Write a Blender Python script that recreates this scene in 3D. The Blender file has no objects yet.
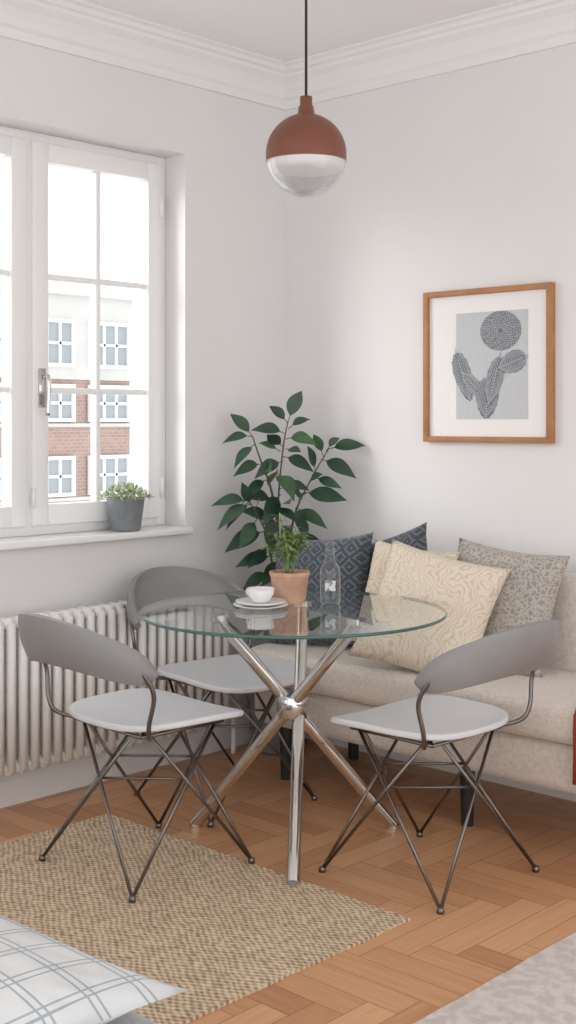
import bpy, bmesh, math, random
from mathutils import Vector, Matrix
random.seed(7)
S = bpy.context.scene
COL = S.collection
CEIL = 2.77

# ------------------------------------------------------------ materials
def newmat(name):
    m = bpy.data.materials.new(name); m.use_nodes = True
    nt = m.node_tree
    return m, nt, nt.nodes, nt.links, nt.nodes['Principled BSDF']

def rgba(c): return (c[0], c[1], c[2], 1.0)

def mat(name, c, rough=0.6, metal=0.0, c2=None, nscale=20, bump=0.0, bscale=None, spec=0.5, sheen=0.0, detail=3):
    m, nt, N, L, P = newmat(name)
    P.inputs['Base Color'].default_value = rgba(c)
    P.inputs['Roughness'].default_value = rough
    P.inputs['Metallic'].default_value = metal
    P.inputs['Specular IOR Level'].default_value = spec
    P.inputs['Sheen Weight'].default_value = sheen
    tc = N.new('ShaderNodeTexCoord')
    if c2 is not None:
        n = N.new('ShaderNodeTexNoise'); n.inputs['Scale'].default_value = nscale; n.inputs['Detail'].default_value = detail
        L.new(tc.outputs['Object'], n.inputs['Vector'])
        r = N.new('ShaderNodeValToRGB')
        r.color_ramp.elements[0].position = 0.35; r.color_ramp.elements[0].color = rgba(c)
        r.color_ramp.elements[1].position = 0.65; r.color_ramp.elements[1].color = rgba(c2)
        L.new(n.outputs['Fac'], r.inputs['Fac']); L.new(r.outputs['Color'], P.inputs['Base Color'])
    if bump > 0:
        b = N.new('ShaderNodeTexNoise'); b.inputs['Scale'].default_value = bscale or nscale; b.inputs['Detail'].default_value = 2
        L.new(tc.outputs['Object'], b.inputs['Vector'])
        bp = N.new('ShaderNodeBump'); bp.inputs['Strength'].default_value = bump; bp.inputs['Distance'].default_value = 0.004
        L.new(b.outputs['Fac'], bp.inputs['Height']); L.new(bp.outputs['Normal'], P.inputs['Normal'])
    return m

def glassmat(name, tint=(0.95, 0.98, 0.97), f0=0.05, f90=0.8, rough=0.0, power=5.0):
    # thin clear glass: transparent + glossy, Schlick reflectance (works from both sides)
    m = bpy.data.materials.new(name); m.use_nodes = True
    nt = m.node_tree; N = nt.nodes; L = nt.links; N.clear()
    o = N.new('ShaderNodeOutputMaterial'); mx = N.new('ShaderNodeMixShader')
    t = N.new('ShaderNodeBsdfTransparent'); t.inputs['Color'].default_value = rgba(tint)
    g = N.new('ShaderNodeBsdfGlossy'); g.inputs['Roughness'].default_value = rough
    g.inputs['Color'].default_value = (1, 1, 1, 1)
    lw = N.new('ShaderNodeLayerWeight'); lw.inputs['Blend'].default_value = 0.5
    pw = N.new('ShaderNodeMath'); pw.operation = 'POWER'; pw.inputs[1].default_value = power
    L.new(lw.outputs['Facing'], pw.inputs[0])
    ma = N.new('ShaderNodeMath'); ma.operation = 'MULTIPLY_ADD'; ma.inputs[1].default_value = f90-f0; ma.inputs[2].default_value = f0
    L.new(pw.outputs[0], ma.inputs[0])
    L.new(ma.outputs[0], mx.inputs['Fac']); L.new(t.outputs[0], mx.inputs[1]); L.new(g.outputs[0], mx.inputs[2])
    L.new(mx.outputs[0], o.inputs['Surface'])
    return m

def patmat(name, base, line, kind='voronoi', scale=40, thr=(0.05, 0.12), rough=0.9, bump=0.3, warp=0.06):
    m, nt, N, L, P = newmat(name)
    P.inputs['Roughness'].default_value = rough; P.inputs['Sheen Weight'].default_value = 0.2
    tc = N.new('ShaderNodeTexCoord')
    ns = N.new('ShaderNodeTexNoise'); ns.inputs['Scale'].default_value = scale*0.35
    L.new(tc.outputs['Object'], ns.inputs['Vector'])
    mixv = N.new('ShaderNodeMix'); mixv.data_type = 'VECTOR'; mixv.inputs['Factor'].default_value = warp
    L.new(tc.outputs['Object'], mixv.inputs[4]); L.new(ns.outputs['Color'], mixv.inputs[5])
    if kind == 'voronoi':
        v = N.new('ShaderNodeTexVoronoi'); v.feature = 'DISTANCE_TO_EDGE'; v.inputs['Scale'].default_value = scale
        out = v.outputs['Distance']
    elif kind == 'noise':
        v = N.new('ShaderNodeTexNoise'); v.inputs['Scale'].default_value = scale; v.inputs['Detail'].default_value = 4; out = v.outputs['Fac']
    else:
        v = N.new('ShaderNodeTexWave'); v.inputs['Scale'].default_value = scale; v.inputs['Distortion'].default_value = 9
        v.inputs['Detail Scale'].default_value = 1.2; out = v.outputs['Fac']
    L.new(mixv.outputs[1], v.inputs['Vector'])
    r = N.new('ShaderNodeValToRGB')
    r.color_ramp.elements[0].position = thr[0]; r.color_ramp.elements[0].color = rgba(line)
    r.color_ramp.elements[1].position = thr[1]; r.color_ramp.elements[1].color = rgba(base)
    L.new(out, r.inputs['Fac']); L.new(r.outputs['Color'], P.inputs['Base Color'])
    b = N.new('ShaderNodeTexNoise'); b.inputs['Scale'].default_value = 260
    L.new(tc.outputs['Object'], b.inputs['Vector'])
    bp = N.new('ShaderNodeBump'); bp.inputs['Strength'].default_value = bump; bp.inputs['Distance'].default_value = 0.003
    L.new(b.outputs['Fac'], bp.inputs['Height']); L.new(bp.outputs['Normal'], P.inputs['Normal'])
    return m

def geomat(name, base, line, period=0.05, w=0.22):
    m, nt, N, L, P = newmat(name)
    P.inputs['Roughness'].default_value = 0.95; P.inputs['Sheen Weight'].default_value = 0.2
    tc = N.new('ShaderNodeTexCoord'); sep = N.new('ShaderNodeSeparateXYZ'); L.new(tc.outputs['Object'], sep.inputs[0])
    def M(op, a, b=None, c=None):
        n = N.new('ShaderNodeMath'); n.operation = op
        for k, x in enumerate((a, b, c)):
            if x is None: continue
            if isinstance(x, (int, float)): n.inputs[k].default_value = x
            else: L.new(x, n.inputs[k])
        return n.outputs[0]
    zx = M('PINGPONG', sep.outputs['X'], period)
    zy = M('PINGPONG', sep.outputs['Y'], period)
    s = M('ADD', zx, zy)
    d = M('PINGPONG', s, period*0.36)
    nz = N.new('ShaderNodeTexNoise'); nz.inputs['Scale'].default_value = 90; L.new(tc.outputs['Object'], nz.inputs['Vector'])
    d2 = M('MULTIPLY_ADD', nz.outputs['Fac'], period*0.5, d)
    c = M('LESS_THAN', d2, period*(w+0.17))
    mc = N.new('ShaderNodeMix'); mc.data_type = 'RGBA'
    mc.inputs[6].default_value = rgba(base); mc.inputs[7].default_value = rgba(line)
    L.new(c, mc.inputs['Factor']); L.new(mc.outputs[2], P.inputs['Base Color'])
    bp = N.new('ShaderNodeBump'); bp.inputs['Strength'].default_value = 0.5; bp.inputs['Distance'].default_value = 0.003
    L.new(nz.outputs['Fac'], bp.inputs['Height']); L.new(bp.outputs['Normal'], P.inputs['Normal'])
    return m

def weavemat(name, ca, cb, sx=180, sy=90, bump=0.8, noise=6):
    m, nt, N, L, P = newmat(name)
    P.inputs['Roughness'].default_value = 0.95
    tc = N.new('ShaderNodeTexCoord')
    sep = N.new('ShaderNodeSeparateXYZ'); L.new(tc.outputs['Object'], sep.inputs[0])
    nw_ = N.new('ShaderNodeTexNoise'); nw_.inputs['Scale'].default_value = 9; L.new(tc.outputs['Object'], nw_.inputs['Vector'])
    def sn(sock, k, wob):
        a = N.new('ShaderNodeMath'); a.operation = 'MULTIPLY'; a.inputs[1].default_value = k; L.new(sock, a.inputs[0])
        w_ = N.new('ShaderNodeMath'); w_.operation = 'MULTIPLY_ADD'; w_.inputs[1].default_value = wob
        L.new(nw_.outputs['Fac'], w_.inputs[0]); L.new(a.outputs[0], w_.inputs[2])
        b = N.new('ShaderNodeMath'); b.operation = 'SINE'; L.new(w_.outputs[0], b.inputs[0]); return b.outputs[0]
    a = sn(sep.outputs['X'], sx, 7); b = sn(sep.outputs['Y'], sy, 7)
    mu = N.new('ShaderNodeMath'); mu.operation = 'MULTIPLY'; L.new(a, mu.inputs[0]); L.new(b, mu.inputs[1])
    ns = N.new('ShaderNodeTexNoise'); ns.inputs['Scale'].default_value = noise*10; ns.inputs['Detail'].default_value = 5
    L.new(tc.outputs['Object'], ns.inputs['Vector'])
    mr = N.new('ShaderNodeMath'); mr.operation = 'MULTIPLY_ADD'; mr.inputs[1].default_value = 0.27
    L.new(mu.outputs[0], mr.inputs[0]); L.new(ns.outputs['Fac'], mr.inputs[2])
    r = N.new('ShaderNodeValToRGB')
    r.color_ramp.elements[0].position = 0.15; r.color_ramp.elements[0].color = rgba(ca)
    r.color_ramp.elements[1].position = 0.75; r.color_ramp.elements[1].color = rgba(cb)
    L.new(mr.outputs[0], r.inputs['Fac']); L.new(r.outputs['Color'], P.inputs['Base Color'])
    bp = N.new('ShaderNodeBump'); bp.inputs['Strength'].default_value = bump; bp.inputs['Distance'].default_value = 0.008
    L.new(mr.outputs[0], bp.inputs['Height']); L.new(bp.outputs['Normal'], P.inputs['Normal'])
    return m

def plaidmat(name, base, line, period=0.07, w=0.09):
    m, nt, N, L, P = newmat(name)
    P.inputs['Roughness'].default_value = 0.9
    tc = N.new('ShaderNodeTexCoord')
    sep = N.new('ShaderNodeSeparateXYZ'); L.new(tc.outputs['Object'], sep.inputs[0])
    def ln(sock, off):
        a = N.new('ShaderNodeMath'); a.operation = 'MULTIPLY_ADD'; a.inputs[1].default_value = 1/period; a.inputs[2].default_value = off; L.new(sock, a.inputs[0])
        f = N.new('ShaderNodeMath'); f.operation = 'FRACT'; L.new(a.outputs[0], f.inputs[0])
        c = N.new('ShaderNodeMath'); c.operation = 'LESS_THAN'; c.inputs[1].default_value = w; L.new(f.outputs[0], c.inputs[0])
        return c.outputs[0]
    def mx2(a, b):
        mx = N.new('ShaderNodeMath'); mx.operation = 'MAXIMUM'; L.new(a, mx.inputs[0]); L.new(b, mx.inputs[1]); return mx.outputs[0]
    o = mx2(mx2(ln(sep.outputs['X'], 0), ln(sep.outputs['Y'], 0)), mx2(ln(sep.outputs['X'], 0.17), ln(sep.outputs['Y'], 0.17)))
    mc = N.new('ShaderNodeMix'); mc.data_type = 'RGBA'
    mc.inputs[6].default_value = rgba(base); mc.inputs[7].default_value = rgba(line)
    L.new(o, mc.inputs['Factor']); L.new(mc.outputs[2], P.inputs['Base Color'])
    n_ = N.new('ShaderNodeTexNoise'); n_.inputs['Scale'].default_value = 7; L.new(tc.outputs['Object'], n_.inputs['Vector'])
    b_ = N.new('ShaderNodeBump'); b_.inputs['Strength'].default_value = 0.8; b_.inputs['Distance'].default_value = 0.04
    L.new(n_.outputs['Fac'], b_.inputs['Height']); L.new(b_.outputs['Normal'], P.inputs['Normal'])
    return m

M_wall = mat('wall_paint', (0.81, 0.80, 0.80), 0.85, c2=(0.79, 0.78, 0.785), nscale=2, bump=0.05, bscale=150)
M_ceil = mat('ceiling_paint', (0.88, 0.875, 0.87), 0.9, bump=0.03, bscale=120)
M_trim = mat('trim_paint', (0.86, 0.855, 0.85), 0.5, bump=0.02, bscale=60)
M_white = mat('white_lacquer', (0.90, 0.90, 0.90), 0.35, bump=0.01, bscale=60)
M_rad = mat('radiator_enamel', (0.90, 0.88, 0.86), 0.35, bump=0.01, bscale=60)
M_chrome = mat('chrome', (0.66, 0.65, 0.64), 0.10, 1.0, bump=0.01, bscale=40)
M_wire = mat('wire_metal', (0.20, 0.18, 0.17), 0.28, 1.0, bump=0.01, bscale=40)
M_shell = mat('grey_shell', (0.255, 0.25, 0.25), 0.42, c2=(0.275, 0.27, 0.27), nscale=8, bump=0.03, bscale=200)
M_seat = mat('seat_plastic', (0.68, 0.69, 0.72), 0.4, c2=(0.70, 0.71, 0.74), nscale=6, bump=0.03, bscale=200)
M_copper = mat('terracotta_lacquer', (0.20, 0.070, 0.042), 0.42, c2=(0.22, 0.078, 0.046), nscale=6)
M_terra = mat('terracotta', (0.58, 0.34, 0.22), 0.8, c2=(0.70, 0.45, 0.32), nscale=25, bump=0.2, bscale=90)
M_oak = mat('oak_frame', (0.38, 0.17, 0.065), 0.5, c2=(0.46, 0.22, 0.09), nscale=18, bump=0.1, bscale=80)
M_mat = mat('picture_mat', (0.88, 0.87, 0.86), 0.8, bump=0.02, bscale=200)
M_art = mat('art_paper', (0.56, 0.58, 0.60), 0.8, c2=(0.59, 0.61, 0.63), nscale=60)
M_ink = mat('print_ink', (0.13, 0.15, 0.18), 0.8, c2=(0.20, 0.22, 0.25), nscale=60)
M_inkl = mat('print_line', (0.56, 0.58, 0.60), 0.8)
M_sofa = mat('sofa_boucle', (0.64, 0.57, 0.51), 0.95, c2=(0.75, 0.68, 0.62), nscale=90, bump=0.6, bscale=180, sheen=0.3)
M_black = mat('black_leg', (0.02, 0.02, 0.022), 0.5, bump=0.02)
M_cdark = geomat('charcoal_fabric', (0.060, 0.075, 0.092), (0.155, 0.17, 0.19), 0.036, 0.20)
M_ccream = patmat('cream_fabric', (0.80, 0.71, 0.59), (0.68, 0.57, 0.44), 'wave', 20, (0.12, 0.40), warp=0.25, bump=0.5)
M_ctaupe = patmat('taupe_fabric', (0.32, 0.285, 0.255), (0.50, 0.46, 0.42), 'voronoi', 60, (0.05, 0.20))
M_rug = weavemat('jute_weave', (0.30, 0.20, 0.12), (0.84, 0.68, 0.49), 210, 340, bump=1.0)
M_rug2 = patmat('wool_rug_pile', (0.66, 0.60, 0.56), (0.54, 0.48, 0.44), 'noise', 30, (0.42, 0.58), bump=0.9)
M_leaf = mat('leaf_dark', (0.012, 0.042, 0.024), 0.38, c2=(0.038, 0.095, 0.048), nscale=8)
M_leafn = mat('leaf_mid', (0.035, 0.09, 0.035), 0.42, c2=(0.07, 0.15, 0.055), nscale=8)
M_leaf2 = mat('leaf_light', (0.16, 0.27, 0.06), 0.5, c2=(0.32, 0.44, 0.15), nscale=30)
M_leaf3 = mat('leaf_fluffy', (0.28, 0.38, 0.15), 0.6, c2=(0.62, 0.68, 0.45), nscale=40)
M_stem = mat('stem_brown', (0.16, 0.10, 0.05), 0.8, c2=(0.10, 0.12, 0.04), nscale=30)
M_soil = mat('soil', (0.05, 0.035, 0.025), 1.0, c2=(0.09, 0.06, 0.04), nscale=60, bump=0.8, bscale=80)
M_gpot = mat('grey_ceramic', (0.20, 0.22, 0.24), 0.55, c2=(0.24, 0.26, 0.28), nscale=30, bump=0.05)
M_china = mat('white_china', (0.90, 0.90, 0.89), 0.25)
M_bed = mat('grey_linen', (0.56, 0.56, 0.57), 0.95, c2=(0.62, 0.62, 0.63), nscale=120, bump=0.4, bscale=250)
M_plaid = plaidmat('plaid_cotton', (0.66, 0.68, 0.69), (0.36, 0.40, 0.44), 0.085, 0.05)
M_red = mat('red_wool', (0.36, 0.045, 0.025), 0.95, c2=(0.44, 0.07, 0.04), nscale=80, bump=0.5, bscale=150)
M_glass = glassmat('window_glass', (0.98, 0.99, 0.99), 0.04, 0.6)
M_tglass = glassmat('table_glass', (0.86, 0.905, 0.895), 0.08, 0.95, power=4.0)
M_rim = mat('glass_edge', (0.05, 0.14, 0.12), 0.08, spec=0.8)
M_bottle = glassmat('bottle_glass', (0.90, 0.92, 0.93), 0.05, 0.75, power=2.5)
M_water = glassmat('water', (0.97, 0.98, 0.985), 0.02, 0.4)
M_lglass = glassmat('lamp_glass', (0.84, 0.845, 0.85), 0.06, 0.8, power=2.5)
M_cord = mat('cord', (0.03, 0.02, 0.02), 0.7)
M_stucco = mat('stucco', (0.62, 0.61, 0.59), 0.9, c2=(0.66, 0.65, 0.63), nscale=1)
M_owin = mat('outside_window', (0.34, 0.38, 0.41), 0.3)
# brick
M_brick, nt, N, L, P = newmat('brick')
P.inputs['Roughness'].default_value = 0.9
tc = N.new('ShaderNodeTexCoord')
bk = N.new('ShaderNodeTexBrick'); bk.inputs['Scale'].default_value = 2.5
bk.inputs['Color1'].default_value = (0.38, 0.25, 0.215, 1); bk.inputs['Color2'].default_value = (0.43, 0.30, 0.26, 1); bk.inputs['Mortar'].default_value = (0.48, 0.41, 0.37, 1)
sx = N.new('ShaderNodeSeparateXYZ'); cx = N.new('ShaderNodeCombineXYZ')
L.new(tc.outputs['Object'], sx.inputs[0]); L.new(sx.outputs['Y'], cx.inputs['X']); L.new(sx.outputs['Z'], cx.inputs['Y'])
L.new(cx.outputs[0], bk.inputs['Vector']); L.new(bk.outputs['Color'], P.inputs['Base Color'])

# ------------------------------------------------------------ mesh helpers
def mkobj(name, verts, faces, material, smooth=False, parent=None):
    me = bpy.data.meshes.new(name); me.from_pydata([tuple(v) for v in verts], [], faces); me.update()
    mats = material if isinstance(material, (list, tuple)) else [material]
    for m in mats: me.materials.append(m)
    if smooth:
        for p in me.polygons: p.use_smooth = True
    o = bpy.data.objects.new(name, me); COL.objects.link(o)
    if parent: o.parent = parent
    return o

def empty(name, loc=(0, 0, 0), rotz=0.0):
    e = bpy.data.objects.new(name, None); COL.objects.link(e)
    e.location = loc; e.rotation_euler = (0, 0, rotz); e.empty_display_size = 0.1
    return e

class G:
    def __init__(s): s.v = []; s.f = []
    def add(s, v, f):
        k = len(s.v); s.v += [Vector(a) for a in v]; s.f += [tuple(i+k for i in q) for q in f]
    def box(s, a, b):
        x0, y0, z0 = a; x1, y1, z1 = b
        s.add([(x0,y0,z0),(x1,y0,z0),(x1,y1,z0),(x0,y1,z0),(x0,y0,z1),(x1,y0,z1),(x1,y1,z1),(x0,y1,z1)],
              [(0,3,2,1),(4,5,6,7),(0,1,5,4),(1,2,6,5),(2,3,7,6),(3,0,4,7)])
    def tube(s, pts, r, seg=8, cap=True):
        pts = [Vector(p) for p in pts]; n = len(pts)
        rs = r if isinstance(r, (list, tuple)) else [r]*n
        t0 = (pts[1]-pts[0]).normalized()
        a = Vector((0,0,1)) if abs(t0.z) < 0.9 else Vector((1,0,0))
        u = t0.cross(a).normalized(); vs = []
        for i in range(n):
            if i == 0: t = t0
            elif i == n-1: t = (pts[i]-pts[i-1]).normalized()
            else: t = ((pts[i+1]-pts[i]).normalized()+(pts[i]-pts[i-1]).normalized()).normalized()
            u = (u - t*u.dot(t)).normalized(); w = t.cross(u)
            for j in range(seg):
                an = 2*math.pi*j/seg
                vs.append(pts[i]+(u*math.cos(an)+w*math.sin(an))*rs[i])
        fs = []
        for i in range(n-1):
            for j in range(seg):
                k = (j+1) % seg
                fs.append((i*seg+j, i*seg+k, (i+1)*seg+k, (i+1)*seg+j))
        if cap:
            fs.append(tuple(range(seg-1, -1, -1))); fs.append(tuple((n-1)*seg+j for j in range(seg)))
        s.add(vs, fs)
    def lathe(s, prof, c=(0,0,0), seg=32):
        n = len(prof); vs = []
        for r, z in prof:
            for j in range(seg):
                an = 2*math.pi*j/seg
                vs.append((c[0]+r*math.cos(an), c[1]+r*math.sin(an), c[2]+z))
        fs = []
        for i in range(n-1):
            for j in range(seg):
                k = (j+1) % seg
                fs.append((i*seg+j, i*seg+k, (i+1)*seg+k, (i+1)*seg+j))
        s.add(vs, fs)
    def leaf(s, base, d, up, ln, wd, droop=0.25, fold=0.25, n=7):
        d = Vector(d).normalized(); up = Vector(up)
        side = d.cross(up)
        if side.length < 1e-3: side = d.cross(Vector((1,0,0)))
        side.normalize(); nn = side.cross(d).normalized()
        vs = []
        for i in range(n):
            t = i/(n-1); w = wd*0.5*math.sin(math.pi*t**0.78)**1.05 if 0 < t < 1 else 0.0006
            c = Vector(base)+d*ln*t-Vector((0,0,1))*droop*ln*t*t
            vs += [c-side*w+nn*w*fold, c, c+side*w+nn*w*fold]
        fs = []
        for i in range(n-1):
            k = i*3
            fs += [(k,k+1,k+4,k+3),(k+1,k+2,k+5,k+4)]
        s.add(vs, fs)
    def obj(s, name, material, smooth=False, parent=None):
        return mkobj(name, s.v, s.f, material, smooth, parent)

def smooth_path(pts, k=6):
    pts = [Vector(p) for p in pts]; out = []
    P_ = [pts[0]*2-pts[1]]+pts+[pts[-1]*2-pts[-2]]
    for i in range(1, len(P_)-2):
        p0, p1, p2, p3 = P_[i-1:i+3]
        for j in range(k):
            t = j/k
            out.append(0.5*((2*p1)+(p2-p0)*t+(2*p0-5*p1+4*p2-p3)*t*t+(3*p1-p0-3*p2+p3)*t**3))
    out.append(pts[-1]); return out

def bevel(o, w, seg=3, angle=0.6):
    b = o.modifiers.new('bevel', 'BEVEL'); b.width = w; b.segments = seg; b.limit_method = 'ANGLE'; b.angle_limit = angle
    for p in o.data.polygons: p.use_smooth = True
    return o
def autosmooth(o):
    bpy.context.view_layer.objects.active = o
    o.select_set(True)
    try: bpy.ops.object.shade_smooth_by_angle(angle=0.7)
    except Exception: pass
    o.select_set(False)

# ------------------------------------------------------------ ROOM SHELL
X1, Y1 = 4.6, -5.6
WY0, WY1, WZ0, WZ1 = -1.87, -0.565, 0.88, 2.35
g = G()
g.box((-0.3, WY1, 0), (0, 0.3, CEIL)); g.box((-0.3, Y1, 0), (0, WY0, CEIL))
g.box((-0.3, WY0, 0), (0, WY1, WZ0)); g.box((-0.3, WY0, WZ1), (0, WY1, CEIL))
g.obj('wall_left', M_wall)
g = G(); g.box((0, 0, 0), (X1, 0.25, CEIL)); g.obj('wall_right', M_wall)
g = G(); g.box((-0.3, Y1, CEIL), (X1, 0.3, CEIL+0.15)); g.obj('ceiling', M_ceil)
prof = [(0,CEIL-0.15),(0.012,CEIL-0.15),(0.018,CEIL-0.135),(0.018,CEIL-0.12),(0.03,CEIL-0.11),(0.04,CEIL-0.085),(0.058,CEIL-0.06),(0.085,CEIL-0.042),(0.09,CEIL-0.03),(0.105,CEIL-0.026),(0.115,CEIL-0.012),(0.135,CEIL-0.008),(0.135,CEIL),(0,CEIL)]
def sweep_L(name, prof, m, which):
    g = G(); n = len(prof)
    if which == 'left': a = [(d, Y1, z) for d, z in prof]; b = [(d, -d, z) for d, z in prof]
    else: a = [(d, -d, z) for d, z in prof]; b = [(X1, -d, z) for d, z in prof]
    g.add(a+b, [(i, (i+1) % n, n+(i+1) % n, n+i) for i in range(n)]+[tuple(range(n)), tuple(range(2*n-1, n-1, -1))])
    return g.obj(name, m)
sweep_L('trim_1', prof, M_trim, 'left'); sweep_L('trim_2', prof, M_trim, 'right')
bp_ = [(0,0),(0.018,0),(0.018,0.085),(0.012,0.10),(0.008,0.112),(0,0.115)]
sweep_L('baseboard_left', bp_, M_trim, 'left'); sweep_L('baseboard_right', bp_, M_trim, 'right')

# herringbone floor
def clip(poly, x0, x1, y0, y1):
    def cl(p, f, it):
        o = []
        for i in range(len(p)):
            a, b = p[i-1], p[i]; fa, fb = f(a), f(b)
            if fb >= 0:
                if fa < 0: o.append(it(a, b, fa, fb))
                o.append(b)
            elif fa >= 0: o.append(it(a, b, fa, fb))
        return o
    it = lambda a, b, fa, fb: tuple(a[k]+(b[k]-a[k])*(fa/(fa-fb)) for k in range(4))
    for f in (lambda p: p[0]-x0, lambda p: x1-p[0], lambda p: p[1]-y0, lambda p: y1-p[1]):
        if not poly: return poly
        poly = cl(poly, f, it)
    return poly
W, LN = 0.085, 0.425
verts, faces, uvs, rnd, mi = [], [], [], [], []
gap = 0.0007
for k in range(-130, 131):
    for m_ in range(-14, 15):
        for typ in (0, 1):
            ox, oy = k*W+m_*2*LN, k*W
            if typ == 0: r_ = (ox, oy, ox+LN, oy+W)
            else: r_ = (ox-W, oy, ox, oy+LN)
            a, b, c, d = r_[0]+gap, r_[1]+gap, r_[2]-gap, r_[3]-gap
            if max(abs(a), abs(b)) > 9: continue
            if typ == 0: q = [(a,b,0,0),(c,b,LN,0),(c,d,LN,W),(a,d,0,W)]
            else: q = [(a,b,0,0),(c,b,0,W),(c,d,LN,W),(a,d,LN,0)]
            q = [(p[0]+2.0, p[1]-2.0, p[2], p[3]) for p in q]
            q = clip(q, 0.0, X1, Y1, 0.0)
            if len(q) < 3: continue
            rr = random.random(); off = random.random()*50
            base = len(verts)
            for p in q: verts.append((p[0], p[1], 0))
            uvs.append([(p[2]+off, p[3]+rr*9) for p in q])
            faces.append(tuple(range(base, base+len(q)))); rnd.append(rr+(0.25 if typ else 0)); mi.append(0)
b = len(verts)
verts += [(0,Y1,-0.0015),(X1,Y1,-0.0015),(X1,0,-0.0015),(0,0,-0.0015),(0,Y1,-0.1),(X1,Y1,-0.1),(X1,0,-0.1),(0,0,-0.1)]
for f in [(0,1,2,3),(7,6,5,4),(0,4,5,1),(1,5,6,2),(2,6,7,3),(3,7,4,0)]:
    faces.append(tuple(i+b for i in f)); uvs.append([(0,0)]*4); rnd.append(0); mi.append(1)
M_wood, nt, N, L, P = newmat('herringbone_oak')
at = N.new('ShaderNodeAttribute'); at.attribute_name = 'plank'
uv = N.new('ShaderNodeUVMap'); uv.uv_map = 'UVMap'
mp = N.new('ShaderNodeMapping'); mp.inputs['Scale'].default_value = (3, 45, 1); L.new(uv.outputs[0], mp.inputs['Vector'])
ns = N.new('ShaderNodeTexNoise'); ns.inputs['Scale'].default_value = 1.6; ns.inputs['Detail'].default_value = 5; ns.inputs['Distortion'].default_value = 0.6
L.new(mp.outputs[0], ns.inputs['Vector'])
ma = N.new('ShaderNodeMath'); ma.operation = 'MULTIPLY_ADD'; ma.inputs[1].default_value = 0.42
L.new(at.outputs['Fac'], ma.inputs[0])
ms = N.new('ShaderNodeMath'); ms.operation = 'MULTIPLY'; ms.inputs[1].default_value = 0.6; L.new(ns.outputs['Fac'], ms.inputs[0]); L.new(ms.outputs[0], ma.inputs[2])
rp = N.new('ShaderNodeValToRGB')
rp.color_ramp.elements[0].position = 0.1; rp.color_ramp.elements[0].color = (0.42, 0.185, 0.080, 1)
rp.color_ramp.elements[1].position = 0.95; rp.color_ramp.elements[1].color = (0.77, 0.445, 0.245, 1)
L.new(ma.outputs[0], rp.inputs['Fac']); L.new(rp.outputs['Color'], P.inputs['Base Color'])
P.inputs['Roughness'].default_value = 0.38
bpn = N.new('ShaderNodeBump'); bpn.inputs['Strength'].default_value = 0.08; bpn.inputs['Distance'].default_value = 0.002
L.new(ns.outputs['Fac'], bpn.inputs['Height']); L.new(bpn.outputs['Normal'], P.inputs['Normal'])
M_gap = mat('floor_joint', (0.16, 0.07, 0.03), 0.8)
fl = mkobj('floor', verts, faces, [M_wood, M_gap])
ul = fl.data.uv_layers.new(name='UVMap'); at_ = fl.data.attributes.new('plank', 'FLOAT', 'FACE')
for i, p in enumerate(fl.data.polygons):
    p.material_index = mi[i]; at_.data[i].value = rnd[i]
    for k, l in enumerate(p.loop_indices): ul.data[l].uv = uvs[i][k]

# ------------------------------------------------------------ WINDOW
win = empty('window_1')
FX = -0.115
g = G()
def frame(g, y0, y1, z0, z1, w, x0, x1, wb=None):
    wb = wb or w
    g.box((x0, y0, z0), (x1, y0+w, z1)); g.box((x0, y1-w, z0), (x1, y1, z1))
    g.box((x0, y0+w, z0), (x1, y1-w, z0+wb)); g.box((x0, y0+w, z1-w), (x1, y1-w, z1))
frame(g, WY0, WY1, WZ0+0.02, WZ1, 0.045, FX-0.07, FX)
MC = (WY0+WY1)/2
g.box((FX-0.07, MC-0.02, WZ0+0.02), (FX+0.004, MC+0.02, WZ1))
o = g.obj('outer_frame', M_white, parent=win); bevel(o, 0.004, 2)
for nm, a, b2 in (('sash_a', MC+0.012, WY1-0.035), ('sash_b', WY0+0.035, MC-0.012)):
    g = G(); z0, z1 = WZ0+0.055, WZ1-0.035
    frame(g, a, b2, z0, z1, 0.068, FX-0.045, FX+0.018, 0.075)
    gy0, gy1, gz0, gz1 = a+0.068, b2-0.068, z0+0.075, z1-0.068
    my = (gy0+gy1)/2
    g.box((FX-0.03, my-0.011, gz0), (FX+0.006, my+0.011, gz1))
    for q in (1, 2):
        zz = gz0+(gz1-gz0)*q/3
        g.box((FX-0.029, gy0, zz-0.011), (FX+0.005, gy1, zz+0.011))
    o = g.obj(nm, M_white, parent=win); bevel(o, 0.005, 2)
    g = G(); g.add([(FX-0.018, gy0-0.005, gz0-0.005), (FX-0.018, gy1+0.005, gz0-0.005), (FX-0.018, gy1+0.005, gz1+0.005), (FX-0.018, gy0-0.005, gz1+0.005)], [(0,1,2,3)]); g.obj(nm+'_glass', M_glass, parent=win)
g = G()
hy = MC+0.047
g.box((FX+0.018, hy-0.013, 1.36), (FX+0.026, hy+0.013, 1.50))
g.tube([(FX+0.02, hy, 1.47), (FX+0.06, hy, 1.47)], 0.008, 10)
g.tube(smooth_path([(FX+0.055, hy, 1.475), (FX+0.062, hy, 1.45), (FX+0.062, hy, 1.40), (FX+0.058, hy, 1.33)]), 0.009, 10)
g.obj('handle', M_chrome, True, win)
g = G()
for z in (1.05, 2.15): g.tube([(FX+0.02, WY1-0.038, z-0.04), (FX+0.02, WY1-0.038, z+0.04)], 0.008, 8)
g.tube([(FX+0.02, MC+0.012, 1.0), (FX+0.02, MC+0.012, 1.07)], 0.006, 8)
g.obj('hinges', M_white, True, win)
g = G(); g.box((-0.125, WY0, WZ0-0.01), (0.0, WY1, WZ0+0.02)); g.box((0.0005, WY0-0.04, WZ0-0.005), (0.040, WY1+0.01, WZ0+0.02))
o = g.obj('trim_3', M_white); bevel(o, 0.004, 2)

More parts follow.
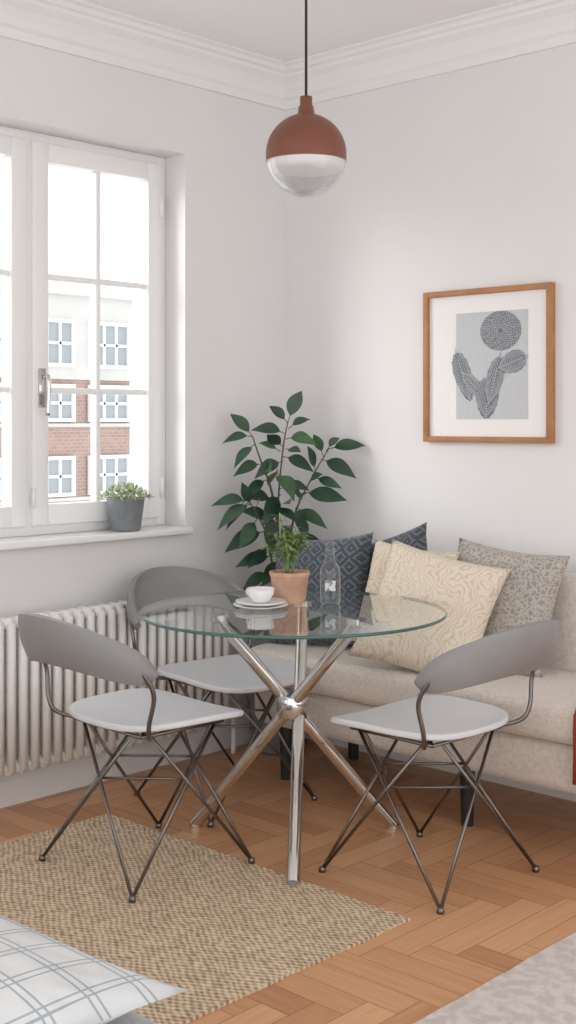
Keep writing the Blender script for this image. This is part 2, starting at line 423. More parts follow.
# ------------------------------------------------------------ OUTSIDE BUILDING
bd = empty('brick_building')
g = G(); g.box((-31, 6, -9), (-25, 19.8, 2.45)); g.obj('brick_facade', M_brick, parent=bd)
g = G(); g.box((-31, 6, 2.45), (-24.95, 19.85, 5.0)); g.box((-31, 5.9, 4.8), (-24.8, 19.95, 5.1))
for zz in (-0.95, 1.12): g.box((-25.0, 6, zz), (-24.93, 19.8, zz+0.10))
g.obj('stucco_bands', M_stucco, parent=bd)
gw, gf = G(), G()
for z0, z1 in ((2.85, 4.05), (1.32, 2.25), (-0.75, 0.25), (-3.6, -2.4)):
    y = 6.4
    while y < 18.6:
        gw.box((-24.98, y, z0), (-24.90, y+1.35, z1))
        frame(gf, y-0.06, y+1.41, z0-0.06, z1+0.06, 0.1, -24.95, -24.82)
        gf.box((-24.95, y+0.43, z0), (-24.84, y+0.50, z1)); gf.box((-24.95, y+0.87, z0), (-24.84, y+0.94, z1))
        gf.box((-24.95, y, (z0+z1)/2-0.04), (-24.84, y+1.35, (z0+z1)/2+0.04))
        y += 1.98
gw.obj('panes', M_owin, parent=bd); gf.obj('window_frames', M_white, parent=bd)

# ------------------------------------------------------------ RADIATOR
rad = empty('radiator')
g = G(); y = -0.46
while y > -1.97:
    for x in (0.052, 0.085, 0.118):
        g.tube([(x, y, 0.15), (x, y, 0.64)], 0.0165, 8)
    g.tube([(0.05, y, 0.155), (0.12, y, 0.155)], 0.022, 8); g.tube([(0.05, y, 0.635), (0.12, y, 0.635)], 0.022, 8)
    y -= 0.047
g.obj('columns', M_rad, True, rad)
g = G()
for z in (0.165, 0.625): g.tube([(0.085, -0.45, z), (0.085, y+0.035, z)], 0.019, 10)
g.tube(smooth_path([(0.085, -0.45, 0.165), (0.085, -0.40, 0.16), (0.085, -0.385, 0.12), (0.085, -0.385, 0.0)]), 0.011, 8)
for yy in (-0.6, -1.8):
    g.box((0.0, yy-0.015, 0.58), (0.06, yy+0.015, 0.60)); g.box((0.0, yy-0.015, 0.19), (0.06, yy+0.015, 0.21))
g.obj('manifold_and_brackets', M_rad, True, rad)

# ------------------------------------------------------------ RUGS
def rug(name, x0, x1, y0, y1, h, m, rot=0, n=24):
    cx, cy = (x0+x1)/2, (y0+y1)/2
    g = G(); hx, hy = (x1-x0)/2, (y1-y0)/2
    pts = []
    for i in range(n): pts.append((-hx+2*hx*i/n, -hy))
    for i in range(n): pts.append((hx, -hy+2*hy*i/n))
    for i in range(n): pts.append((hx-2*hx*i/n, hy))
    for i in range(n): pts.append((-hx, hy-2*hy*i/n))
    pts = [(p[0]+random.uniform(-.002,.002), p[1]+random.uniform(-.002,.002)) for p in pts]
    k = len(pts)
    g.add([(p[0], p[1], 0.0005) for p in pts]+[(p[0], p[1], h) for p in pts], [(i, (i+1) % k, k+(i+1) % k, k+i) for i in range(k)]+[tuple(range(k, 2*k)), tuple(range(k-1, -1, -1))])
    o = g.obj(name, m); o.location = (cx, cy, 0); o.rotation_euler = (0, 0, rot)
    return o
rug('jute_rug', 0.34, 1.61, -2.9, -1.225, 0.008, M_rug, math.radians(-0.5))
rug('wool_rug', 1.985, 3.5, -2.45, -0.75, 0.012, M_rug2)

# ------------------------------------------------------------ TABLE
TC = Vector((0.985, -1.005, 0)); TR = 0.475; TZ = 0.727
tb = empty('glass_dining_table', TC)
g = G(); g.lathe([(TR-0.003, TZ), (0.0, TZ)], seg=96)
g.obj('glass_top', M_tglass, True, tb)
g = G(); g.lathe([(TR-0.0035, TZ-0.010), (TR, TZ-0.008), (TR+0.001, TZ-0.005), (TR, TZ-0.002), (TR-0.0035, TZ)], seg=96)
g.obj('glass_rim', M_rim, True, tb)
HZ = 0.43
g = G(); gr = G()
for ang in (-50, 65, 192):
    a = math.radians(ang); d = Vector((math.cos(a), math.sin(a), 0)); p = Vector((-d.y, d.x, 0))*0.02
    foot = d*0.355; top = -d*0.235
    g.tube([foot+p+Vector((0,0,0.012)), top+p+Vector((0,0,TZ-0.022))], 0.019, 20)
    g.lathe([(0, TZ-0.022), (0.03, TZ-0.022), (0.03, TZ-0.004), (0, TZ-0.004)], tuple(top+p), 24)
    gr.lathe([(0, 0.013), (0.0205, 0.013), (0.0215, 0.0), (0, 0.0)], tuple(foot+p), 20)
g.lathe([(0, HZ-0.035), (0.044, HZ-0.035), (0.048, HZ-0.028), (0.048, HZ+0.028), (0.044, HZ+0.035), (0, HZ+0.035)], seg=32)
o = g.obj('chrome_legs', M_chrome, True, tb); autosmooth(o)
gr.obj('foot_caps', M_chrome, False, tb)

# ------------------------------------------------------------ CHAIRS
def chair(loc, rot):
    e = empty('dining_chair', loc, rot)
    n = 48; rings = [0.0, 0.3, 0.55, 0.75, 0.9, 0.97, 1.0]
    def pt(r, a):
        c, s = math.cos(a), math.sin(a)
        p = 3.6; k = (abs(c)**p+abs(s)**p)**(-1/p)
        x, y = c*k*0.228*r, s*k*0.218*r
        x *= 1.0+0.05*(y/0.215)
        z = 0.452-0.014*(1-r*r)+0.010*(abs(x)/0.225)**2
        if y > 0: z -= 0.02*(y/0.215)**3
        return (x, y+0.030, z)
    g = G(); vs = [pt(0, 0)]; fs = []
    for r in rings[1:]:
        for j in range(n): vs.append(pt(r, 2*math.pi*j/n))
    for j in range(n): fs.append((0, 1+j, 1+(j+1) % n))
    for i in range(len(rings)-2):
        for j in range(n):
            a = 1+i*n+j; b = 1+i*n+(j+1) % n
            fs.append((a, a+n, b+n, b))
    g.add(vs, fs); o = g.obj('seat', M_seat, True, e)
    so = o.modifiers.new('solid', 'SOLIDIFY'); so.thickness = 0.018; so.offset = -1
    bv = o.modifiers.new('bev', 'BEVEL'); bv.width = 0.006; bv.segments = 3; bv.limit_method = 'ANGLE'; bv.angle_limit = 0.8
    nt_, nh = 61, 9; vs = []; fs = []
    def bp(t, h):
        ph = t*math.radians(92)
        hh = 0.136*max(0.0, 1-abs(t)**6)**0.5*(0.62+0.38*math.cos(t*1.5)) + 0.004
        zc = 0.605+0.096*math.cos(ph*0.93)
        lean = 0.030*h*math.cos(t*1.4)
        bul = 0.012*(1-h*h)
        rx, ry = 0.243+bul, 0.180+bul
        return Vector((rx*math.sin(ph), -0.172-(ry+lean)*math.cos(ph), zc+hh*0.5*h))
    for i in range(nt_):
        u = -1+2*i/(nt_-1); t = math.sin(u*math.pi/2)
        for j in range(nh): vs.append(bp(t, -1+2*j/(nh-1)))
    for i in range(nt_-1):
        for j in range(nh-1):
            a = i*nh+j; fs.append((a, a+1, a+nh+1, a+nh))
    g = G(); g.add(vs, fs); o = g.obj('backrest', M_shell, True, e)
    so = o.modifiers.new('solid', 'SOLIDIFY'); so.thickness = 0.018; so.offset = 0
    bv = o.modifiers.new('bev', 'BEVEL'); bv.width = 0.006; bv.segments = 3; bv.limit_method = 'ANGLE'; bv.angle_limit = 0.8
    g = G()
    for s in (-1, 1):
        g.tube(smooth_path([(s*0.252, -0.210, 0.625), (s*0.262, -0.185, 0.585), (s*0.262, -0.175, 0.545), (s*0.248, -0.180, 0.48), (s*0.232, -0.17, 0.440), (s*0.195, -0.14, 0.422), (s*0.13, -0.10, 0.420)]), 0.0066, 10)
    q = [(0.16,0.16),(-0.16,0.16),(-0.16,-0.14),(0.16,-0.14)]
    for i in range(4):
        a, b = q[i], q[(i+1) % 4]; g.tube([(a[0], a[1], 0.420), (b[0], b[1], 0.420)], 0.006, 8)
    g.tube([(0.16,0.16,0.42),(-0.16,-0.14,0.42)], 0.005, 8); g.tube([(-0.16,0.16,0.42),(0.16,-0.14,0.42)], 0.005, 8)
    for sx_ in (-1, 1):
        for sy_ in (-1, 1):
            f = Vector((sx_*0.222, sy_*0.218, 0.008))
            ta = Vector((-sx_*0.12, sy_*0.15+0.01, 0.42)); tb_ = Vector((sx_*0.16, -sy_*0.12+0.01, 0.42))
            g.tube([f, ta], 0.0052, 8); g.tube([f, tb_], 0.0052, 8)
            g.tube([f.lerp(ta, 0.66), f.lerp(tb_, 0.66)], 0.004, 8)
    g.obj('wire_base', M_wire, True, e)
    g = G()
    for sx_ in (-1, 1):
        for sy_ in (-1, 1):
            g.lathe([(0, 0.0), (0.010, 0.0), (0.011, 0.008), (0.008, 0.016), (0, 0.018)], (sx_*0.222, sy_*0.218, 0), 14)
    g.obj('glides', M_wire, True, e)
    return e
chair((0.79, -1.43, 0.008), math.radians(-3))
chair((0.485, -0.815, 0.0), math.radians(-97))
chair((1.435, -0.905, 0.0), math.radians(88))

# ------------------------------------------------------------ SOFA
sf = empty('sofa')
def rprism(x0, x1, y0, y1, z0, z1, radii, seg=10):
    pts = []
    cs = [(x0, y0, 1, 1, 180), (x1, y0, -1, 1, 270), (x1, y1, -1, -1, 0), (x0, y1, 1, -1, 90)]
    for (x, y, sx_, sy_, a0), r in zip(cs, radii):
        for i in range(seg+1):
            a = math.radians(a0+90*i/seg); pts.append((x+sx_*r+r*math.cos(a), y+sy_*r+r*math.sin(a)))
    n = len(pts); g = G()
    g.add([(p[0], p[1], z0) for p in pts]+[(p[0], p[1], z1) for p in pts],
          [(i, (i+1) % n, n+(i+1) % n, n+i) for i in range(n)]+[tuple(range(n, 2*n)), tuple(range(n-1, -1, -1))])
    return g
SX0, SX1, SY = 0.34, 2.02, -0.60
o = rprism(SX0, SX1-0.02, SY+0.03, -0.04, 0.20, 0.352, (0.08, 0.12, 0.04, 0.04)).obj('base', M_sofa, parent=sf); bevel(o, 0.035, 4)
o = rprism(SX0-0.01, SX1, SY, -0.14, 0.352, 0.480, (0.08, 0.12, 0.04, 0.04)).obj('seat_cushion', M_sofa, parent=sf); bevel(o, 0.045, 6)
o = rprism(SX0, SX1, -0.16, -0.035, 0.30, 0.795, (0.05, 0.05, 0.04, 0.04)).obj('backrest', M_sofa, parent=sf); bevel(o, 0.045, 6)
g = G()
for x, y in ((0.48, -0.50), (1.27, -0.48), (1.90, -0.50), (0.48, -0.12), (1.90, -0.12)):
    g.lathe([(0, 0), (0.02, 0), (0.026, 0.21), (0, 0.21)], (x, y, 0), 16)
o = g.obj('legs', M_black, parent=sf); autosmooth(o)

def pillow(name, m, size, thick, loc, yaw, tilt, spin, n=22, hs=None):
    hx = size/2; hy = (hs or size)/2; vs = []; fs = []
    for sgn in (1, -1):
        for i in range(n+1):
            for j in range(n+1):
                u, v = -1+2*i/n, -1+2*j/n
                x = hx*u*(1-0.08*(1-v*v)); y = hy*v*(1-0.08*(1-u*u))
                e = max(0, (1-u**4))*max(0, (1-v**4))
                z = sgn*thick*0.5*(e**0.55)*(1+0.06*math.sin(5*u+2*v+size*30)*sgn+0.05*math.sin(7*v-3*u))
                vs.append((x, y, z))
    m1 = (n+1)**2
    for i in range(n):
        for j in range(n):
            a = i*(n+1)+j; q = (a, a+n+1, a+n+2, a+1)
            fs.append(q); fs.append(tuple(m1+k for k in reversed(q)))
    o = mkobj(name, vs, fs, m, True)
    bm = bmesh.new(); bm.from_mesh(o.data); bmesh.ops.remove_doubles(bm, verts=bm.verts, dist=1e-5); bm.to_mesh(o.data); bm.free()
    o.matrix_world = Matrix.Translation(loc) @ Matrix.Rotation(math.radians(yaw), 4, 'Z') @ Matrix.Rotation(math.radians(tilt), 4, 'X') @ Matrix.Rotation(math.radians(spin), 4, 'Z')
    return o
pillow('throw_pillow', M_cdark, 0.42, 0.13, (0.52, -0.36, 0.680), 12, 72, 6)
pillow('throw_pillow', M_cdark, 0.42, 0.11, (0.735, -0.235, 0.690), -5, 74, 18)
pillow('throw_pillow', M_ccream, 0.38, 0.09, (0.905, -0.345, 0.690), 0, 72, -3)
pillow('throw_pillow', M_ccream, 0.44, 0.14, (1.100, -0.46, 0.670), 20, 62, -12)
pillow('throw_pillow', M_ctaupe, 0.43, 0.12, (1.250, -0.27, 0.680), 5, 72, -5)

# red throw over the sofa front
g = G(); vs = []; fs = []
path = [(-0.30, 0.492), (-0.42, 0.493), (-0.53, 0.494), (-0.585, 0.485), (-0.612, 0.45), (-0.616, 0.40), (-0.614, 0.33), (-0.618, 0.25)]
nw = 14
for i, (yy, z) in enumerate(path):
    for j in range(nw+1):
        t = j/nw; x = 1.738+0.24*t
        w = 0.005*math.sin(t*16)*(1 if i > 3 else 0.2)
        vs.append((x, yy-abs(w), z+0.004*math.sin(t*9)+0.003))
for i in range(len(path)-1):
    for j in range(nw):
        a = i*(nw+1)+j; fs.append((a, a+1, a+nw+2, a+nw+1))
g.add(vs, fs); o = g.obj('red_throw', M_red, True); so = o.modifiers.new('s', 'SOLIDIFY'); so.thickness = 0.010; so.offset = 1

# ------------------------------------------------------------ PICTURE
pc = empty('framed_cactus_print')
PX0, PX1, PZ0, PZ1 = 0.748, 1.306, 1.233, 1.797
g = G(); w = 0.021
g.box((PX0, -0.03, PZ0), (PX0+w, -0.001, PZ1)); g.box((PX1-w, -0.03, PZ0), (PX1, -0.001, PZ1))
g.box((PX0+w, -0.03, PZ0), (PX1-w, -0.001, PZ0+w)); g.box((PX0+w, -0.03, PZ1-w), (PX1-w, -0.001, PZ1))
o = g.obj('frame', M_oak, parent=pc); bevel(o, 0.002, 2)
g = G(); g.box((PX0+w, -0.014, PZ0+w), (PX1-w, -0.002, PZ1-w)); g.obj('mat_board', M_mat, parent=pc)
g = G(); g.box((0.892, -0.0155, 1.318), (1.203, -0.0141, 1.710)); g.obj('art_sheet', M_art, parent=pc)
gi, gln = G(), G()
def strip(pts, wd, dep):
    vs = []
    for i, p in enumerate(pts):
        a = pts[max(i-1, 0)]; b = pts[min(i+1, len(pts)-1)]
        dx, dz = b[0]-a[0], b[1]-a[1]; l = math.hypot(dx, dz) or 1
        vs += [(p[0]-dz/l*wd/2, dep, p[1]+dx/l*wd/2), (p[0]+dz/l*wd/2, dep, p[1]-dx/l*wd/2)]
    gln.add(vs, [(2*i, 2*i+1, 2*i+3, 2*i+2) for i in range(len(pts)-1)])
def pad(cx, cz, a, b, rot, dep, n=40):
    r = math.radians(rot); cr, sr = math.cos(r), math.sin(r)
    T = lambda x, z: (cx+x*cr-z*sr, cz+x*sr+z*cr)
    vs = []
    for i in range(n):
        t = 2*math.pi*i/n; sx_ = (1+0.22*math.sin(t)); x = a*math.cos(t)*sx_; z = b*math.sin(t)
        k = 1+0.035*math.sin(t*14); q = T(x*k, z*k); vs.append((q[0], dep, q[1]))
    gi.add(vs, [tuple(range(n))])
    strip([T(0, -b*0.95+1.9*b*i/8) for i in range(9)], 0.0022, dep-0.0003)
    nv = 13
    for i in range(nv):
        z0 = -b*0.95+1.75*b*i/nv
        for s in (-1, 1):
            pts = []
            for j in range(6):
                u = j/5; z = z0+b*0.42*u*u+b*0.15*u
                wmax = a*math.sqrt(max(0, 1-(z/b)**2))*(1+0.22*z/b)
                pts.append(T(s*wmax*u*0.96, z))
            strip(pts, 0.0018, dep-0.0003)
def disc(cx, cz, a, b, dep):
    n = 48; gi.add([(cx+a*math.cos(2*math.pi*i/n), dep, cz+b*math.sin(2*math.pi*i/n)) for i in range(n)], [tuple(range(n))])
    # textured flower head: rings of small overlapping petal strokes
    rr_ = random.Random(5)
    for ring in range(1, 8):
        rad_ = ring/8.0; cnt_ = 5+ring*5
        for q in range(cnt_):
            t0 = 2*math.pi*(q+0.5*(ring % 2))/cnt_+rr_.uniform(-.05, .05); half = math.pi/cnt_*0.95
            pts = []
            for j in range(7):
                u = -1+2*j/6
                r1 = rad_+0.10*(1-u*u); t = t0+half*u+rad_*0.9
                pts.append((cx+a*r1*math.cos(t), cz+b*r1*math.sin(t)))
            strip(pts, 0.0017, dep-0.0003)
disc(1.088, 1.638, 0.088, 0.072, -0.0160)
pad(0.925, 1.475, 0.037, 0.095, 20, -0.0160)
pad(0.985, 1.430, 0.026, 0.080, 48, -0.0164)
pad(1.030, 1.395, 0.048, 0.075, -4, -0.0168)
pad(1.060, 1.455, 0.034, 0.090, -16, -0.0172)
pad(1.135, 1.522, 0.038, 0.062, -72, -0.0176)
gi.obj('cactus_print', M_ink, parent=pc); gln.obj('drawing_lines', M_inkl, parent=pc)

# ------------------------------------------------------------ PENDANT
PD = Vector((1.018, -0.980, 0))
pl = empty('pendant_lamp', PD)
ZC = 2.137; R = 0.125
def arc(R, z, a0, a1, n=20, sq=1.0): return [(R*math.cos(math.radians(a0+(a1-a0)*i/n)), z+sq*R*math.sin(math.radians(a0+(a1-a0)*i/n))) for i in range(n+1)]
g = G()
pr = [(R, ZC-0.024), (R, ZC-0.01)]+arc(R, ZC, 0, 76, 22)+[(0.026, ZC+0.128), (0.023, ZC+0.148), (0.019, ZC+0.152), (0.019, ZC+0.178), (0.006, ZC+0.182), (0.0, ZC+0.182)]
g.lathe(pr, seg=64)
g.obj('dome_shade', M_copper, True, pl)
g = G(); g.lathe([(R, ZC-0.024), (R-0.004, ZC-0.025), (R-0.004, ZC-0.01)]+arc(R-0.004, ZC, 0, 85, 18), seg=64)
g.obj('shade_lining', M_china, True, pl)
M_diff, nt, N, L, P = newmat('opal_diffuser'); P.inputs['Base Color'].default_value = (0.88, 0.87, 0.86, 1); P.inputs['Roughness'].default_value = 0.4
P.inputs['Emission Color'].default_value = (1, 0.97, 0.94, 1); P.inputs['Emission Strength'].default_value = 0.12
g = G(); g.lathe([(R-0.005, ZC-0.020), (R-0.009, ZC-0.040), (R-0.02, ZC-0.050), (0.06, ZC-0.056), (0.0, ZC-0.058)], seg=64); g.obj('opal_diffuser', M_diff, True, pl)
g = G(); g.lathe(arc(R-0.003, ZC-0.022, -90, 0, 20, 0.90), seg=64); g.obj('glass_bowl', M_lglass, True, pl)
g = G(); g.tube([(0, 0, ZC+0.18), (0, 0, CEIL-0.02)], 0.0042, 8); g.lathe([(0, CEIL-0.04), (0.05, CEIL-0.03), (0.055, CEIL), (0, CEIL)], seg=24)
g.obj('cord', M_cord, True, pl)

# ------------------------------------------------------------ TABLEWARE
TT = TZ
cp = empty('cup_and_saucer', (0.885, -1.045, TT))
g = G()
g.lathe([(0, 0.001), (0.05, 0.001), (0.085, 0.010), (0.087, 0.013), (0.05, 0.006), (0, 0.006)], seg=48)
g.lathe([(0, 0.010), (0.045, 0.010), (0.078, 0.020), (0.080, 0.024), (0.045, 0.016), (0, 0.016)], seg=48)
g.obj('saucers', M_china, True, cp)
g = G(); g.lathe([(0, 0.0165), (0.022, 0.0165), (0.030, 0.024), (0.041, 0.045), (0.043, 0.062), (0.041, 0.062), (0.037, 0.045), (0.025, 0.026), (0, 0.024)], seg=40)
g.tube(smooth_path([(-0.040, 0, 0.055), (-0.058, 0, 0.054), (-0.060, 0, 0.040), (-0.036, 0, 0.032)]), 0.0035, 8)
g.obj('cup', M_china, True, cp)

pp = empty('potted_herb', (0.868, -0.895, TT))
g = G(); g.lathe([(0, 0.0), (0.046, 0.0), (0.052, 0.01), (0.062, 0.085), (0.065, 0.088), (0.065, 0.10), (0.059, 0.10), (0.057, 0.085), (0.0, 0.085)], seg=48)
o = g.obj('pot', M_terra, True, pp); autosmooth(o)
g = G(); g.lathe([(0.058, 0.086), (0.03, 0.092), (0, 0.094)], seg=24); g.obj('soil', M_soil, True, pp)
g = G(); gs = G()
rn = random.Random(3)
for i in range(12):
    a = rn.uniform(0, 6.28); sp = rn.uniform(0.02, 0.10); hh = rn.uniform(0.09, 0.19)
    d = Vector((math.cos(a), math.sin(a), 0))
    path = smooth_path([Vector((0,0,0.09))+d*0.01, d*sp*0.5+Vector((0,0,0.09+hh*0.6)), d*sp+Vector((0,0,0.09+hh))], 5)
    gs.tube(path, 0.0016, 5)
    for p in path[4:]:
        for k in range(3):
            b = rn.uniform(0, 6.28)
            g.leaf(p, (math.cos(b), math.sin(b), rn.uniform(-0.1, 0.6)), (0,0,1), rn.uniform(0.03, 0.055), 0.011, 0.3, n=5)
g.obj('foliage', M_leaf2, False, pp); gs.obj('stems', M_leaf2, True, pp)

bt = empty('glass_bottle', (0.985, -0.83, TT))
g = G(); g.lathe([(0, 0.002), (0.028, 0.0), (0.033, 0.006), (0.033, 0.10), (0.030, 0.118), (0.016, 0.138), (0.0135, 0.15), (0.0135, 0.165), (0.017, 0.167), (0.017, 0.176), (0.0135, 0.178)], seg=40)
g.obj('bottle', M_bottle, True, bt)
g = G(); g.lathe([(0.0308, 0.008), (0.0302, 0.075), (0, 0.075)], seg=40); g.obj('water', M_water, True, bt)
g = G(); g.lathe([(0.011, 0.165), (0.0112, 0.185), (0.014, 0.187), (0.013, 0.197), (0, 0.199)], seg=24); g.obj('stopper', M_bottle, True, bt)
M_lab = patmat('bottle_print', (0.75, 0.77, 0.78), (0.30, 0.33, 0.36), 'noise', 60, (0.45, 0.5), bump=0)
g = G()
for j in range(12):
    a0 = math.radians(-78+j*5); a1 = a0+math.radians(5)
    g.add([(0.0336*math.cos(a0), 0.0336*math.sin(a0), 0.045), (0.0336*math.cos(a1), 0.0336*math.sin(a1), 0.045), (0.0336*math.cos(a1), 0.0336*math.sin(a1), 0.078), (0.0336*math.cos(a0), 0.0336*math.sin(a0), 0.078)], [(0,1,2,3)])
g.obj('label', M_lab, True, bt)

# sill plant
sp_ = empty('potted_sill_plant', (-0.028, -0.838, WZ0+0.0205))
g = G(); g.lathe([(0, 0), (0.050, 0), (0.056, 0.008), (0.070, 0.115), (0.072, 0.118), (0.072, 0.125), (0.066, 0.125), (0.064, 0.112), (0, 0.112)], seg=48)
o = g.obj('pot', M_gpot, True, sp_); autosmooth(o)
g = G(); gw2 = G()
for i in range(640):
    a = rn.uniform(0, 6.28); r = 0.094*math.sqrt(rn.random()); h = 0.112+0.062*(1-(r/0.105)**2)*rn.random()**0.4
    if r*math.cos(a) < -0.066: continue
    p = Vector((r*math.cos(a), r*math.sin(a), h))
    d = Vector((math.cos(a)*r*7+rn.uniform(-.5,.5), math.sin(a)*r*7+rn.uniform(-.5,.5), rn.uniform(0.1, 1.2)))
    (gw2 if i % 5 == 0 else g).leaf(p, d, (0,0,1), rn.uniform(0.016, 0.028), 0.009, 0.3, n=4)
g.obj('foliage', M_leaf3, False, sp_); gw2.obj('blossoms', M_china, False, sp_)

# ------------------------------------------------------------ BIG CORNER PLANT
bp2 = empty('potted_ficus', (0.17, -0.22, 0))
g = G(); g.lathe([(0, 0), (0.09, 0), (0.10, 0.01), (0.13, 0.27), (0.133, 0.28), (0.12, 0.28), (0.118, 0.255), (0, 0.255)], seg=48)
g.obj('pot', M_gpot, True, bp2)
g = G(); g.lathe([(0.119, 0.256), (0.06, 0.262), (0, 0.265)], seg=24); g.obj('soil', M_soil, True, bp2)
Rv = Vector((0.728, 0.686, 0)); Fv = Vector((0.686, -0.728, 0))
def pp3(a, z, d=0.0): return Rv*a+Fv*d+Vector((0, 0, z))
stems = [
    [(0, 0.26, 0), (0.01, 0.6, 0.02), (0.0, 0.95, 0.03), (0.02, 1.20, 0.03), (0.04, 1.31, 0.05)],
    [(0.01, 0.26, 0.02), (0.03, 0.65, 0.05), (0.06, 0.92, 0.08), (0.13, 1.08, 0.06), (0.20, 1.20, 0.05)],
    [(-0.01, 0.26, 0.02), (-0.02, 0.6, 0.06), (-0.03, 0.82, 0.10), (-0.07, 0.93, 0.14), (-0.11, 1.0, 0.16)],
    [(0, 0.9, 0.03), (-0.03, 1.05, 0.04), (-0.07, 1.16, 0.05), (-0.10, 1.25, 0.06)],
]
gs, gl, gl2 = G(), G(), G()
rn = random.Random(11)
for s_ in stems:
    pth = smooth_path([pp3(a, z, d) for a, z, d in s_], 5)
    nn = len(pth); gs.tube(pth, [0.006-0.004*i/nn for i in range(nn)], 7)
cnt = [0]
def lf(a, z, d, da, dz, dd, ln, wd=0.42, droop=0.2):
    base = pp3(a, z, d); dr = Rv*da+Fv*dd+Vector((0,0,dz)); ln *= rn.uniform(0.78, 1.12)
    gs.tube([base, base+dr.normalized()*0.025], 0.0018, 5)
    cnt[0] += 1
    (gl2 if cnt[0] % 5 == 0 else gl).leaf(base+dr.normalized()*0.023, dr, Vector((0,0,0.7))+Fv*0.9+Rv*rn.uniform(-.8,.8), ln, ln*wd, droop, 0.22, n=10)
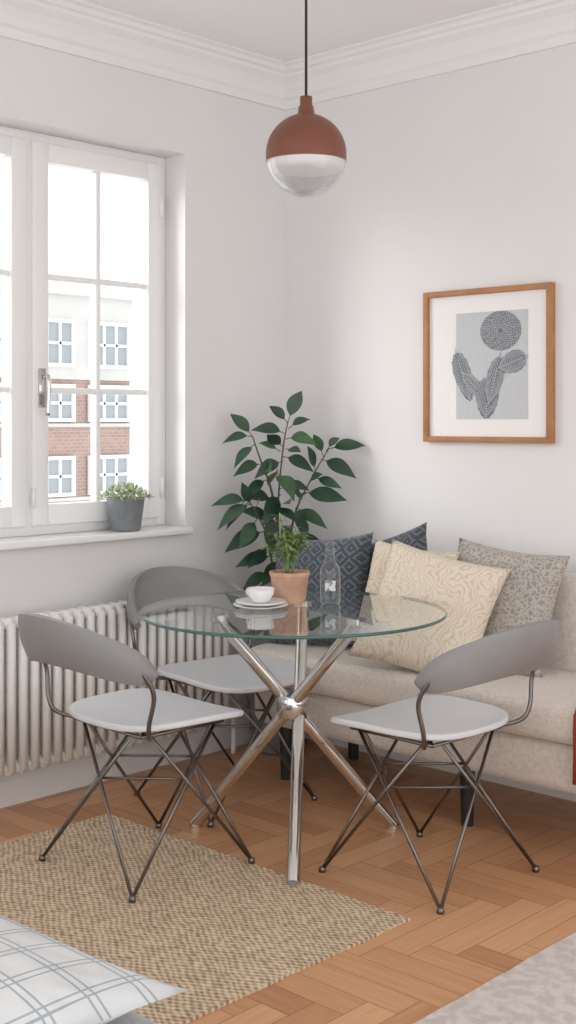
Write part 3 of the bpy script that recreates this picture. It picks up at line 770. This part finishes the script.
L1 = [
 (0.04,1.31,0.05, 0.35,1,0, 0.13),(0.04,1.30,0.05,-0.7,0.9,0.2,0.12),(0.04,1.28,0.05,0.9,0.7,0.1,0.11),
 (0.03,1.26,0.04,-1,0.45,0.3,0.13),(0.03,1.24,0.04,1,0.2,0.5,0.12),(0.02,1.21,0.04,-0.5,0.4,1,0.13),(0.03,1.2,0.04,0.6,0.0,1,0.12),
 (0.02,1.15,0.04,-0.8,-0.1,0.8,0.14),(0.02,1.17,0.03,1,-0.2,0.6,0.13),(0.0,1.1,0.04,0.4,-0.2,1,0.14),(0.0,1.12,0.04,-0.3,-0.4,1,0.13),
 (0.20,1.20,0.05,1,0.25,0,0.12),(0.19,1.19,0.05,0.6,0.9,0.1,0.10),(0.17,1.16,0.05,0.9,-0.3,0.4,0.12),(0.18,1.17,0.05,-0.3,0.9,0.2,0.10),
 (0.15,1.11,0.06,-0.2,0.7,0.4,0.11),(0.14,1.09,0.06,0.9,-0.25,0.5,0.13),(0.10,1.03,0.07,1,-0.1,0.3,0.16),
 (0.10,1.02,0.07,-0.5,0.4,0.9,0.13),(0.07,0.97,0.07,0.9,-0.4,0.5,0.15),(0.07,0.95,0.08,0.3,-0.5,1,0.14),(0.08,1.0,0.07,0.3,0.4,0.9,0.13),
 (0.12,1.06,0.06,0.5,0.7,0.4,0.10),(0.05,1.0,0.06,0.2,0.8,0.6,0.11),(0.01,1.19,0.04,-0.9,0.6,0.4,0.10),
 (-0.10,1.25,0.06,-0.7,0.9,0,0.11),(-0.10,1.25,0.06,-1,0.1,0.3,0.12),(-0.09,1.22,0.06,-0.7,-0.5,0.7,0.12),(-0.06,1.14,0.05,-1,0.0,0.6,0.13),(-0.05,1.12,0.05,0.2,0.2,1,0.12),(-0.04,1.08,0.05,-0.8,-0.3,0.8,0.14),
 (-0.11,1.0,0.16,-1,0.2,0.1,0.13),(-0.11,1.0,0.16,-0.6,-0.5,0.4,0.13),(-0.10,0.99,0.15,-0.9,-0.3,0.6,0.14),(-0.09,0.96,0.14,0.2,0.5,1,0.13),(-0.10,0.98,0.15,-0.3,0.8,0.5,0.12),
 (-0.08,0.93,0.13,-0.5,-0.7,0.8,0.15),(-0.05,0.88,0.11,-1,-0.2,0.5,0.15),(-0.03,0.83,0.10,-0.6,-0.6,0.5,0.15),(-0.03,0.84,0.1,0.6,-0.2,1,0.15),(-0.04,0.90,0.11,0.1,-0.5,1,0.15),
 (-0.02,1.0,0.03,-0.7,0.3,0.7,0.14),(0.0,1.04,0.03,0.8,0.3,0.7,0.14),(0.04,0.86,0.07,0.9,-0.1,0.6,0.16),(0.03,0.80,0.06,0.5,-0.5,0.8,0.15),
 (0.03,0.76,0.06,-0.6,-0.4,0.8,0.15),(-0.01,0.92,0.03,-0.2,-0.1,1,0.15),(0.0,0.97,0.03,0.3,0.3,1,0.14),(-0.03,0.72,0.08,-0.8,-0.3,0.4,0.14),(0.03,0.70,0.05,0.8,-0.3,0.4,0.14),
 (0.01,1.02,0.05,-0.5,-0.6,1,0.15),(0.0,0.98,0.08,0.5,-0.4,1,0.15),(-0.02,0.93,0.08,-0.8,0.3,0.8,0.14),(0.04,0.93,0.08,0.6,0.4,1,0.15),
 (0.05,0.90,0.08,-0.2,-0.3,1,0.15),(0.02,0.78,0.08,0.9,0.1,0.9,0.14),(-0.02,0.78,0.08,-0.9,0.0,0.6,0.14)]
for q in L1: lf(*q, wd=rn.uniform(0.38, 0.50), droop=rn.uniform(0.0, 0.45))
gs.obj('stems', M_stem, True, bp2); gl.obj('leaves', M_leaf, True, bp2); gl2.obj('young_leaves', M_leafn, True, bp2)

# ------------------------------------------------------------ FOREGROUND DAYBED + PLAID PILLOW
bdd = empty('daybed')
o = rprism(0.75, 2.38, -4.3, -2.50, 0.10, 0.355, (0.1, 0.1, 0.16, 0.06)).obj('mattress', M_bed, parent=bdd); bevel(o, 0.07, 6)
g = G()
for x, y in ((0.9, -2.7), (2.05, -2.75), (0.9, -4.1), (2.05, -4.1)): g.lathe([(0, 0.0085), (0.02, 0.0085), (0.026, 0.12), (0, 0.12)], (x, y, 0), 14)
g.obj('legs', M_black, parent=bdd)
pillow('plaid_pillow', M_plaid, 0.80, 0.10, (1.77, -2.915, 0.409), 1, 0, 0)

# ------------------------------------------------------------ LIGHT
w = bpy.data.worlds.new('world'); S.world = w; w.use_nodes = True
bg = w.node_tree.nodes['Background']; bg.inputs['Color'].default_value = (0.98, 0.99, 1.0, 1); bg.inputs['Strength'].default_value = 1.66
sl = bpy.data.lights.new('sun', 'SUN'); sl.energy = 3.1; sl.angle = math.radians(32); sl.color = (1.0, 0.97, 0.93)
so = bpy.data.objects.new('sun', sl); COL.objects.link(so)
so.rotation_euler = Vector((0.72, 1.0, -0.34)).to_track_quat('-Z', 'Y').to_euler()
S.view_settings.view_transform = 'Standard'

# ------------------------------------------------------------ CAMERA
cd = bpy.data.cameras.new('camera'); cam = bpy.data.objects.new('camera', cd); COL.objects.link(cam)
cam.location = (3.652, -3.857, 1.315)
cam.rotation_euler = (math.pi/2, 0, math.atan2(0.686, 0.728))
cd.sensor_width = 36; cd.lens = 36*1260/1024; cd.shift_y = -92/1024
cd.clip_start = 0.05
S.camera = cam
